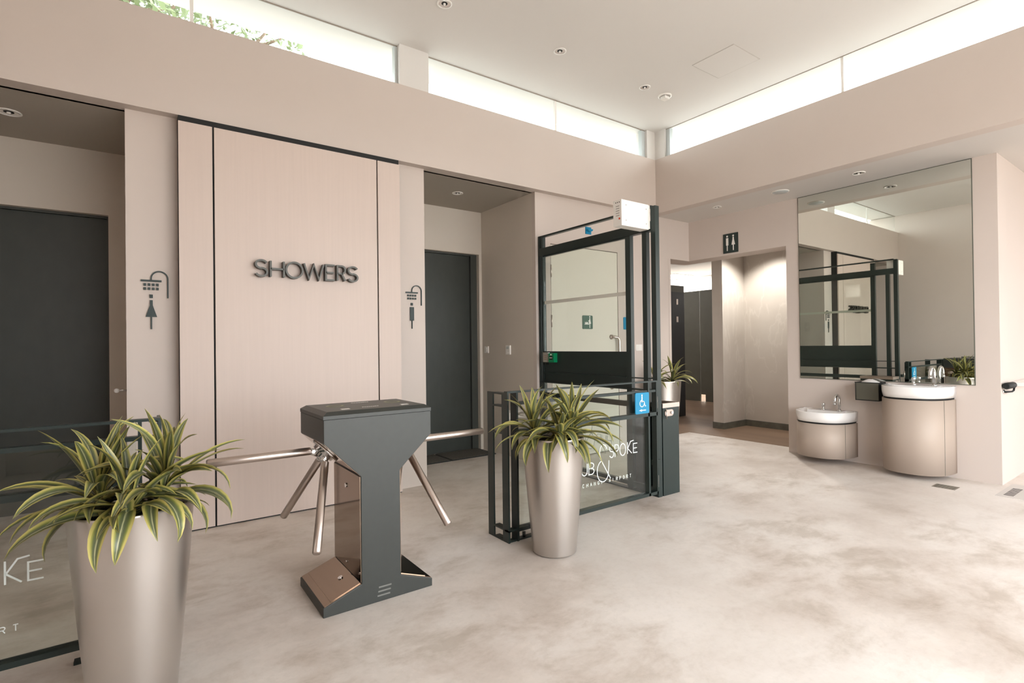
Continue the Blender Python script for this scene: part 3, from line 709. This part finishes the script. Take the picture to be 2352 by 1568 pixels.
# steel side plates, foot plates, locks
def quad_plate(name, pts, nrm, th, m, parent):
    bm = new_bm(); n = Vector(nrm).normalized()*th
    A = [bm.verts.new(Vector(p)) for p in pts]; B = [bm.verts.new(Vector(p)+n) for p in pts]
    bm.faces.new(A[::-1]); bm.faces.new(B)
    for i in range(4): bm.faces.new((A[i], A[(i+1) % 4], B[(i+1) % 4], B[i]))
    bmesh.ops.recalc_face_normals(bm, faces=bm.faces)
    return obj(name, bm, m, parent)
for sgn in (-1, 1):
    xs = .947 if sgn < 0 else 1.163
    sp_ = quad_plate('side_plate', [(xs, Y0+.006, .125), (xs, Y1-.006, .125), (xs, Y1-.006, .672), (xs, Y0+.006, .672)], (sgn, 0, 0), .004, m_mirrorsteel, tn)
    f0, f1 = ((.757, .050), (.945, .117)) if sgn < 0 else ((1.343, .046), (1.165, .110))
    nn = Vector((-(f1[1]-f0[1]), 0, (f1[0]-f0[0]))) if sgn < 0 else Vector(((f1[1]-f0[1]), 0, (f0[0]-f1[0])))
    fp = quad_plate('foot_plate', [(f0[0], Y0+.004, f0[1]), (f1[0], Y0+.004, f1[1]), (f1[0], Y1-.004, f1[1]), (f0[0], Y1-.004, f0[1])], nn, .003, m_mirrorsteel, tn)
    k0 = Vector((f0[0], 0, f0[1])).lerp(Vector((f1[0], 0, f1[1])), .18); k1 = Vector((f0[0], 0, f0[1])).lerp(Vector((f1[0], 0, f1[1])), .985)
    nn.normalize()
    quad_plate('access_cover', [(k0.x+nn.x*.003, Y0+.012, k0.z+nn.z*.003), (k1.x+nn.x*.003, Y0+.012, k1.z+nn.z*.003), (k1.x+nn.x*.003, Y1-.012, k1.z+nn.z*.003), (k0.x+nn.x*.003, Y1-.012, k0.z+nn.z*.003)], nn, .003, m_mirrorsteel, fp)
    kc = Vector((f0[0], 0, f0[1])).lerp(Vector((f1[0], 0, f1[1])), .72) + nn*.006
    bm = new_bm(); tube(bm, [(kc.x, YM-.05, kc.z), (kc.x+nn.x*.006, YM-.05, kc.z+nn.z*.006)], .013, 18); obj('key_lock', bm, m_chrome, fp)
    for z in (.585, .165):
        bm = new_bm(); tube(bm, [(xs+sgn*.004, YM, z), (xs+sgn*.010, YM, z)], .012 if z > .3 else .006, 18); obj('key_lock', bm, m_chrome, sp_)
    # mirror steel lip under the head
    h0, h1 = ((.765, .864), (.945, .681)) if sgn < 0 else ((1.347, .854), (1.165, .685))
    dv = Vector((h1[0]-h0[0], 0, h1[1]-h0[1])); nr = Vector((dv.z, 0, -dv.x)) if sgn < 0 else Vector((-dv.z, 0, dv.x))
    quad_plate('under_plate', [(h0[0], Y0+.004, h0[1]), (h1[0], Y0+.004, h1[1]), (h1[0], Y1-.004, h1[1]), (h0[0], Y1-.004, h0[1])], nr, .003, m_mirrorsteel, tn)
    # tripod hub and arms
    hc = Vector((h0[0], YM, h0[1])).lerp(Vector((h1[0], YM, h1[1])), .38); nr.normalize()
    bm = new_bm()
    tube(bm, [hc+nr*.002, hc+nr*.012, hc+nr*.013, hc+nr*.03, hc+nr*.031, hc+nr*.05], [.085, .085, .065, .062, .052, .048], 32)
    hub = obj('hub', bm, m_chrome, tn)
    base = hc + nr*.032
    a0 = Vector((sgn, 0, 0)); alln = nr*a0.dot(nr); perp = a0-alln; tt = nr.cross(perp)
    for k in range(3):
        ang = 2*PI*k/3
        d = (alln + perp*math.cos(ang) + tt*math.sin(ang)).normalized()
        rad = (perp*math.cos(ang) + tt*math.sin(ang)).normalized()
        st = base + rad*.035
        # lug and hinge pin
        bm = new_bm(); tube(bm, [base+rad*.01, st+d*.04], [.022, .017], 10); lug = obj('arm_lug', bm, m_chrome, hub)
        side = d.cross(rad).normalized()
        bm = new_bm(); tube(bm, [st+d*.022-side*.026, st+d*.022+side*.026], .009, 12); obj('hinge_pin', bm, m_chrome, hub)
        L = .515
        bm = new_bm()
        tube(bm, [st+d*.03, st+d*.036, st+d*(L-.006), st+d*L], [.017, .0205, .0205, .016], 24)
        obj('arm', bm, m_brushed, tn)
# vent slots on the front foot and scuffs
for i in range(3):
    bx('vent_slot', m_scuff, tn, 1.03+.004*i, 1.10+.004*i, Y0-.0012, Y0, .028+.022*i, .036+.022*i)

# ------------------------------------------------------------------ planters with dracaena
def leaf_mesh(e0, bend, wid=.05, L=.34, seg=11, twist=0.):
    bm = new_bm(); uvl = bm.loops.layers.uv.new('across'); rows = []
    p = Vector((0, 0, 0)); ang = math.radians(e0); ds = L/seg
    for i in range(seg+1):
        t = i/seg
        w = wid*(.34+.66*math.sin(min(1, t*1.75)*PI/2))*(1-max(0, (t-.42)/.58)**1.9)*.5 + .0006
        d = Vector((math.cos(ang), 0, math.sin(ang))); nrm = Vector((-math.sin(ang), 0, math.cos(ang)))
        tw = twist*t; row = []
        for k, fac in enumerate((-1, -.5, 0, .5, 1)):
            sd = Vector((0, 1, 0))*math.cos(tw) + nrm*math.sin(tw); up = nrm*math.cos(tw) - Vector((0, 1, 0))*math.sin(tw)
            row.append((bm.verts.new(p + sd*w*fac*.96 + up*w*.34*abs(fac)**1.3), (fac+1)/2, t))
        rows.append(row)
        p = p + d*ds; ang -= math.radians(bend)/seg*(.35+1.3*t)
    for a, b in zip(rows, rows[1:]):
        for k in range(4):
            q = (a[k], a[k+1], b[k+1], b[k]); fc = bm.faces.new([x[0] for x in q]); fc.smooth = True
            for lp_, x in zip(fc.loops, q): lp_[uvl].uv = (x[1], x[2])
    me = bpy.data.meshes.new('leaf'); bm.to_mesh(me); bm.free(); me.materials.append(m_leaf); return me
LEAVES = {'in': [leaf_mesh(82, 35, 0.046), leaf_mesh(74, 65, 0.048, twist=.4), leaf_mesh(66, 30, 0.044), leaf_mesh(78, 80, 0.046, twist=-.4)],
          'mid': [leaf_mesh(58, 85, 0.060, twist=.35), leaf_mesh(48, 100, 0.062), leaf_mesh(56, 55, 0.053, twist=-.5), leaf_mesh(42, 120, 0.060, twist=-.3), leaf_mesh(36, 60, 0.057, twist=.4)],
          'out': [leaf_mesh(26, 110, 0.064), leaf_mesh(18, 85, 0.060, twist=.5), leaf_mesh(34, 150, 0.062), leaf_mesh(6, 75, 0.057, twist=-.45), leaf_mesh(22, 60, 0.057, twist=.3)],
          'hang': [leaf_mesh(22, 170, 0.071, twist=.15), leaf_mesh(10, 150, 0.069, twist=-.25), leaf_mesh(0, 120, 0.067)]}
def crown(parent, cx, cy, z0, h, n, size, rng, avoid=None, lean=(0, 0)):
    bm = new_bm(); tube(bm, [(cx, cy, z0), (cx+lean[0]*.5, cy+lean[1]*.5, z0+h*.6), (cx+lean[0], cy+lean[1], z0+h+.03)], [.016, .014, .009], 10)
    st = obj('stem', bm, m_treeleaf if False else m_soil, parent)
    base = Vector((0, 0, 0)); pl_ = st
    px = parent.location
    for i in range(n):
        t = i/(n-1)
        kind = 'out' if t < .42 else ('mid' if t < .78 else 'in')
        me = rng.choice(LEAVES[kind])
        az = i*2.39996 + rng.uniform(-.25, .25)
        o = bpy.data.objects.new('leaf', me); COL.objects.link(o); o.parent = st
        s = size*rng.uniform(.85, 1.12)*(1.0 if kind != 'in' else .9)
        if math.sin(az) > .1 and kind != 'in': s *= .5
        zz = z0+h*(.25+.8*t)
        o.location = (cx+lean[0]*t-px.x+.010*math.cos(az), cy+lean[1]*t-px.y+.010*math.sin(az), zz-px.z)
        o.rotation_euler = (rng.uniform(-.3, .3), rng.uniform(-.2, .2), az); o.scale = (s*rng.uniform(.9, 1.15), s, s)
    return st
def hang_leaves(st, parent, cx, cy, z, r, angles, size, rng):
    px = parent.location
    for a in angles:
        o = bpy.data.objects.new('leaf', rng.choice(LEAVES['hang'])); COL.objects.link(o); o.parent = st
        az = math.radians(a); o.location = (cx+r*math.cos(az)-px.x, cy+r*math.sin(az)-px.y, z+rng.uniform(-.01, .03)-px.z)
        o.rotation_euler = (rng.uniform(-.2, .2), rng.uniform(-.1, .1), az); s = size*rng.uniform(.85, 1.1); o.scale = (s, s, s)
def planter(x, y, label, seed, crowns, size, k=(1, 1), hang=()):
    t = thing('potted_dracaena', (x, y, 0), label, 'potted plant')
    bm = new_bm()
    lathe(bm, [(r*k[0], z*k[1]) for r, z in [(.132, 0), (.142, .006), (.143, .012), (.169, .30), (.190, .55), (.2035, .742), (.205, .750), (.202, .753), (.196, .750), (.192, .70)]], (x, y, 0), 64, False)
    vs = [v for v in bm.verts if abs(v.co.z) < 1e-6]; bm.faces.new(vs[::-1])
    obj('pot', bm, m_pot, t)
    bm = new_bm(); lathe(bm, [(r*k[0], z*k[1]) for r, z in [(.193, .705), (.12, .715), (.05, .712), (.001, .714)]], (x, y, 0), 40, False); obj('soil', bm, m_soil, t)
    rng = random.Random(seed)
    for (dx, dy, h, n, lx, ly) in crowns:
        st = crown(t, x+dx, y+dy, .70*k[1], h, n, size, rng, lean=(lx, ly))
    hang_leaves(st, t, x, y, .755*k[1], .085, hang, size*.95, rng)
    return t
# direction of image right / towards the camera at the planters
planter(2.225, 2.655, 'silver planter with variegated plant before the glass barrier', 3,
        [(.085, -.06, .13, 42, .02, -.01), (-.08, .07, .11, 38, -.02, .02), (-.01, -.07, .07, 26, -.01, -.02)], .98, hang=(-160, -138, -118, -100, -75, 178))
planter(-.012, 2.53, 'foreground silver planter with variegated plant beside the dark door', 11,
        [(.08, -.03, .14, 42, .03, -.01), (-.085, .03, .11, 40, -.03, .01), (-.01, -.07, .07, 28, 0, -.02)], 0.94, hang=(-150, -112, -96, -60, -30))

# ------------------------------------------------------------------ bin with small plant
bn = thing('waste_bin', (3.92, 3.12, 0), 'dark steel waste bin with metal lid behind the tall gate post', 'bin')
bx('body', m_steelframe, bn, 3.775, 4.00, 3.0, 3.42, 0, .775, bevel=.004)
bm = new_bm()
for b in ((3.77, 4.005, 2.995, 3.02), (3.77, 4.005, 3.40, 3.425), (3.77, 3.795, 3.02, 3.40), (3.98, 4.005, 3.02, 3.40)): box(bm, *b, .776, .815)
obj('rim', bm, m_brushed, bn)
bx('inside', m_black, bn, 3.796, 3.979, 3.021, 3.399, .7755, .785)  # black slab painted in for the shaded open interior
plb = plW(3.79, 2.9995, .70)
plate_obj('lock_plate', [rrect(.01, .13, .0, .058, .028)], plb, 0, .006, m_brushed, bn)
plate_obj('lock_barrel', [circ(.10, .03, .012)], plb, .006, .016, m_chrome, bn)
bm = new_bm(); tube(bm, [(3.806, 2.985, .77), (3.803, 2.98, .72), (3.807, 2.98, .68)], .005, 8); obj('key', bm, m_brushed, bn)
planter(5.46, 4.33, 'silver planter with variegated plant by the wall behind the bin', 5,
        [(.09, -.06, .10, 26, .02, -.01), (-.07, .05, .08, 22, -.02, 0)], .95, (1.10, 1.16))
# ------------------------------------------------------------------ washbasins
def dplan(cy, w, d, n=30, e=2.5):
    """half oval plan from the wall out; returns (x, y) points from +y side to -y side"""
    out = []
    for i in range(n+1):
        a = PI*i/n
        c, s_ = math.cos(a), math.sin(a)
        out.append((XW -.001 - d*abs(s_)**(2/e), cy + w*math.copysign(abs(c)**(2/e), c)))
    return out
def washbasin(cy, w, d, zb, zj, zt, label):
    t = thing('washbasin', (XW, cy, zb), label, 'washbasin')
    def skin(bm, rows, smooth=True):
        V = [[bm.verts.new(p) for p in r] for r in rows]
        for a, b in zip(V, V[1:]):
            for i in range(len(a)-1):
                bm.faces.new((a[i], b[i], b[i+1], a[i+1])).smooth = smooth
        return V
    P = dplan(cy, w, d)
    bm = new_bm()
    V = skin(bm, [[(x, y, zb) for x, y in P], [(x, y, zj-.018) for x, y in P]])
    bm.faces.new(V[0]); bm.faces.new(V[-1][::-1]); bm.faces.new([V[0][0], V[0][-1], V[-1][-1], V[-1][0]])
    bmesh.ops.recalc_face_normals(bm, faces=bm.faces)
    cab = obj('cabinet', bm, m_cab, t)
    sx, sy = P[25]
    bx('door_joint', m_mirroredge, cab, sx-.0015, sx+.0015, sy-.002, sy+.001, zb+.002, zj-.019)
    Pi = dplan(cy, w-.014, d-.014)
    bm = new_bm(); V = skin(bm, [[(x, y, zj-.018) for x, y in Pi], [(x, y, zj) for x, y in Pi]]); obj('shadow_gap', bm, m_black, t)
    bm = new_bm()
    P1 = dplan(cy, w-.004, d-.004); P2 = dplan(cy, w+.005, d+.005); P3 = dplan(cy, w, d)
    P4 = dplan(cy, w-.02, d-.02)
    # basin outside, rim, deck, bowl
    rows = [[(x, y, zj) for x, y in P1], [(x, y, zj+(zt-zj)*.5) for x, y in dplan(cy, w+.004, d+.004)], [(x, y, zt-.012) for x, y in P2], [(x, y, zt-.003) for x, y in P2], [(x, y, zt) for x, y in P3], [(x, y, zt-.001) for x, y in P4]]
    cxb = XW-.5*d-.03
    def bowl(k, z): return [(cxb + (x-cxb)*k if x > -9 else x, cy+(y-cy)*k, z) for x, y in P4]
    rows += [bowl(.9, zt-.01), bowl(.8, zt-.045), bowl(.6, zt-.085), bowl(.3, zt-.10), bowl(.05, zt-.102)]
    V = skin(bm, rows)
    bm.faces.new(V[0]); bm.faces.new(V[-1])
    # back deck against the wall
    for a, b in zip(V, V[1:]):
        bm.faces.new((a[0], a[-1], b[-1], b[0]))
    bmesh.ops.recalc_face_normals(bm, faces=bm.faces)
    ba = obj('basin', bm, m_ceramic, t)
    bm = new_bm(); tube(bm, [(cxb, cy, zt-.1), (cxb, cy, zt-.094)], .02, 18); obj('drain', bm, m_chrome, ba)
    # tap deck
    bx('tap_ledge', m_ceramic, ba, XW-.15, XW-.002, cy-w*.62, cy+w*.62, zt-.03, zt-.002, bevel=.006)
    # gooseneck tap
    ty, tx = cy-.14, XW-.085
    tp = thing('tap', (tx, ty, zt), None, None); 
    bpy.data.objects.remove(tp)
    bm = new_bm()
    pts = [(tx, ty, zt-.002), (tx, ty, zt+.125)] + [(tx-.055+.055*math.cos(math.radians(a)), ty, zt+.125+.055*math.sin(math.radians(a))) for a in range(15, 181, 15)] + [(tx-.114, ty, zt+.095)]
    tube(bm, pts, [.0145]*len(pts), 18)
    sp = obj('tap_spout', bm, m_chrome, t)
    bm = new_bm(); tube(bm, [(tx, ty, zt-.002), (tx, ty, zt+.012)], .024, 24); obj('tap_base', bm, m_chrome, sp)
    bm = new_bm(); tube(bm, [(tx-.114, ty, zt+.097), (tx-.117, ty, zt+.075)], .0165, 18); obj('aerator', bm, m_chrome, sp)
    # push knob
    ky = cy+.03
    bm = new_bm(); tube(bm, [(tx, ky, zt-.002), (tx, ky, zt+.012), (tx, ky, zt+.013), (tx, ky, zt+.045), (tx, ky, zt+.046), (tx, ky, zt+.072), (tx, ky, zt+.076)], [.024, .022, .012, .012, .019, .019, .015], 22)
    obj('push_tap', bm, m_chrome, t)
    # maker print on the front
    return t
washbasin(2.80, .288, .41, .065, .455, .565, 'low white washbasin on a beige cabinet near the restroom opening')
washbasin(1.935, .288, .41, .05, .785, .895, 'tall white washbasin on a beige cabinet under the mirror')
# towel / waste box
wb = thing('towel_bin', (XW, 2.29, .71), 'dark grey wall bin with white liner beside the tall washbasin', 'bin')
bm = new_bm(); 
for b in ((6.31, XW, 2.445, 2.457, .712, .906), (6.31, XW, 2.236, 2.248, .712, .906), (6.31, XW, 2.248, 2.445, .712, .724), (6.484, XW-.0005, 2.248, 2.445, .724, .906)): box(bm, *b)
obj('frame', bm, m_black, wb)
bx('front', m_part, wb, 6.306, 6.312, 2.238, 2.447, .722, .900)
bx('rim', m_black, wb, 6.304, 6.313, 2.234, 2.459, .899, .908)
bm = new_bm()
N = 14; G = []
for i in range(N+1):
    row = []
    for j in range(N+1):
        u, v = i/N, j/N
        hh = (math.sin(PI*u)**.7 if 0 < u < 1 else 0)*(math.sin(PI*v)**.7 if 0 < v < 1 else 0)*.045 + .006*math.sin(9*u+4*v)*math.sin(PI*u)*math.sin(PI*v)
        row.append(bm.verts.new((6.315+.165*u, 2.25+.19*v, .888+hh)))
    G.append(row)
for i in range(N):
    for j in range(N): bm.faces.new((G[i][j], G[i+1][j], G[i+1][j+1], G[i][j+1])).smooth = True
bmesh.ops.recalc_face_normals(bm, faces=bm.faces)
obj('liner', bm, m_bag, wb)

# ------------------------------------------------------------------ floor drains, mats, rail
dr = thing('floor_drain', (6.03, 1.615, 0), 'small rectangular steel floor drain below the tall washbasin', 'drain')
bx('frame', m_mortar, dr, 5.955, 6.105, 1.53, 1.70, .0, .002)
for i in range(6): bx('slot', m_mirroredge, dr, 5.97, 6.09, 1.545+.025*i, 1.557+.025*i, .002, .0026)
dg = thing('drain_grating', (6.5, .9, 0), 'pale perforated drain channel by the bright return wall', 'drain')
bx('frame', m_soffit, dg, 6.02, 6.62, .0, 1.275, 0, .002)
for i in range(5):
    for j in range(8):
        bx('slot', m_black, dg, 6.10+.044*j, 6.122+.044*j, 1.17-.13*i, 1.235-.13*i, .002, .0026)
def mat_obj(x0, x1, y0, y1, label):
    t = thing('entrance_mat', ((x0+x1)/2, y0, 0), label, 'mat')
    bx('pile', m_mat, t, x0+.012, x1-.012, y0+.012, y1-.012, .0005, .014)
    bm = new_bm()
    for b in ((x0, x1, y0, y0+.012), (x0, x1, y1-.012, y1), (x0, x0+.012, y0+.012, y1-.012), (x1-.012, x1, y0+.012, y1-.012)): box(bm, *b, .0005, .009)
    obj('edging', bm, m_black, t)
mat_obj(2.32, 2.99, 5.42, 5.85, 'grey entrance mat touching the turnstile side of the alcove')
mat_obj(3.0, 3.62, 5.42, 5.85, 'grey entrance mat below the alcove switches')
gr = thing('fold_down_shelf', (7.0, 1.3, .86), 'white folding shelf with black end on the bright return wall', 'shelf')
bm = new_bm(); tube(bm, [(6.515, 1.287, .915), (6.53, 1.287, .915), (6.755, 1.286, .913), (6.77, 1.286, .913)], [.022, .03, .03, .024], 18); obj('grip', bm, m_black, gr)
bx('board', m_white, gr, 6.765, 7.6, 1.21, 1.315, .903, .937, bevel=.006)
bm = new_bm(); tube(bm, [(6.58, 1.32, .858), (6.59, 1.30, .856), (6.72, 1.285, .853), (6.755, 1.28, .862), (6.762, 1.278, .888)], .008, 12); obj('bracket', bm, m_black, gr)
bm = new_bm(); tube(bm, [(6.58, 1.319, .858), (6.58, 1.312, .858)], .02, 18); obj('rose', bm, m_chrome, gr)

# ------------------------------------------------------------------ restroom: added fill panels, downlight
def fill_panel(x, y, e, label, size=.6):  # glowing panel added out of sight to brighten the restroom
    t = thing('unseen_fill_panel', (x, y, ZS), label, 'lamp')
    em = bpy.data.materials.new('fill_glow'); em.use_nodes = True
    b = em.node_tree.nodes['Principled BSDF']; b.inputs['Emission Color'].default_value = (1, .97, .93, 1); b.inputs['Emission Strength'].default_value = e
    bx('housing', m_white, t, x-size/2-.02, x+size/2+.02, y-size/2-.02, y+size/2+.02, ZS-.02, ZS-.0005)
    bx('glow_face', em, t, x-size/2, x+size/2, y-size/2, y+size/2, ZS-.024, ZS-.0202)
fill_panel(11.3, 8.6, 55, 'added unseen fill panel behind the cubicle partition in the far corner', .7)  # added wall wash, partition keeps it off the near side
fill_panel(11.3, 6.2, 55, 'added unseen fill panel behind the cubicle partition near the marble', .7)
fill_panel(8.9, 8.4, 9, 'added unseen fill panel over the restroom lobby', .8)  # added fill, lifts the near face of the partition
sl = thing('downlight', (7.42, 4.12, ZS), 'lit downlight in the restroom ceiling before the marble', 'downlight')
bm = new_bm(); lathe(bm, [(.05, -.001), (.05, -.01), (.065, -.006), (.065, -.001)], (7.42, 4.12, ZS), 24, False); obj('trim_ring', bm, m_white, sl)
ld = bpy.data.lights.new('downlight_beam', 'SPOT'); ld.energy = 95; ld.spot_size = math.radians(112); ld.spot_blend = .5; ld.shadow_soft_size = .04; ld.color = (1, .95, .88)
lo = bpy.data.objects.new('downlight_beam', ld); COL.objects.link(lo); lo.parent = sl; lo.location = (0, 0, -.02)

# ------------------------------------------------------------------ trees outside
def tree(x, y, h, r, seed, label):
    t = thing('tree', (x, y, -.13), label, 'tree', 'trees outside the clerestory window')
    rng = random.Random(seed); bm = new_bm()
    top = Vector((x+.3, y, h*.72))
    tube(bm, [(x, y, -.13), (x+.1, y, h*.35), top], [.2, .16, .07], 10)
    obj('trunk', bm, m_bark, t)
    for k in range(7):
        a = rng.uniform(0, 2*PI); s0 = Vector((x+.1, y, h*rng.uniform(.42, .68))); e_ = Vector((x+math.cos(a)*r*.75, y+math.sin(a)*r*.75, h*rng.uniform(.6, .92)))
        bm = new_bm(); tube(bm, [s0, s0.lerp(e_, .5)+Vector((0, 0, .2)), e_], [.08, .05, .02], 7); obj('branch', bm, m_bark, t)
    bm = new_bm()
    for k in range(5200):
        while True:
            q = Vector((rng.uniform(-1, 1), rng.uniform(-1, 1), rng.uniform(-1, 1)))
            if .2 < q.length < 1: break
        c = Vector((x, y, h*.76)) + Vector((q.x*r, q.y*r, q.z*h*.36))
        u = Vector((rng.uniform(-1, 1), rng.uniform(-1, 1), rng.uniform(-.6, .6))).normalized(); w = u.orthogonal().normalized(); s = rng.uniform(.05, .11)
        bm.faces.new([bm.verts.new(c+u*s*1.5), bm.verts.new(c+w*s*.6), bm.verts.new(c-u*s*1.5), bm.verts.new(c-w*s*.6)])
    tag(obj('foliage', bm, m_treeleaf, t), kind='stuff')
tree(-.5, 13.2, 12.0, 1.9, 1, 'leafy tree outside seen through the clerestory at the top edge')
tree(2.2, 16.8, 14.0, 2.3, 2, 'leafy tree outside seen through the clerestory beside the bright sky')
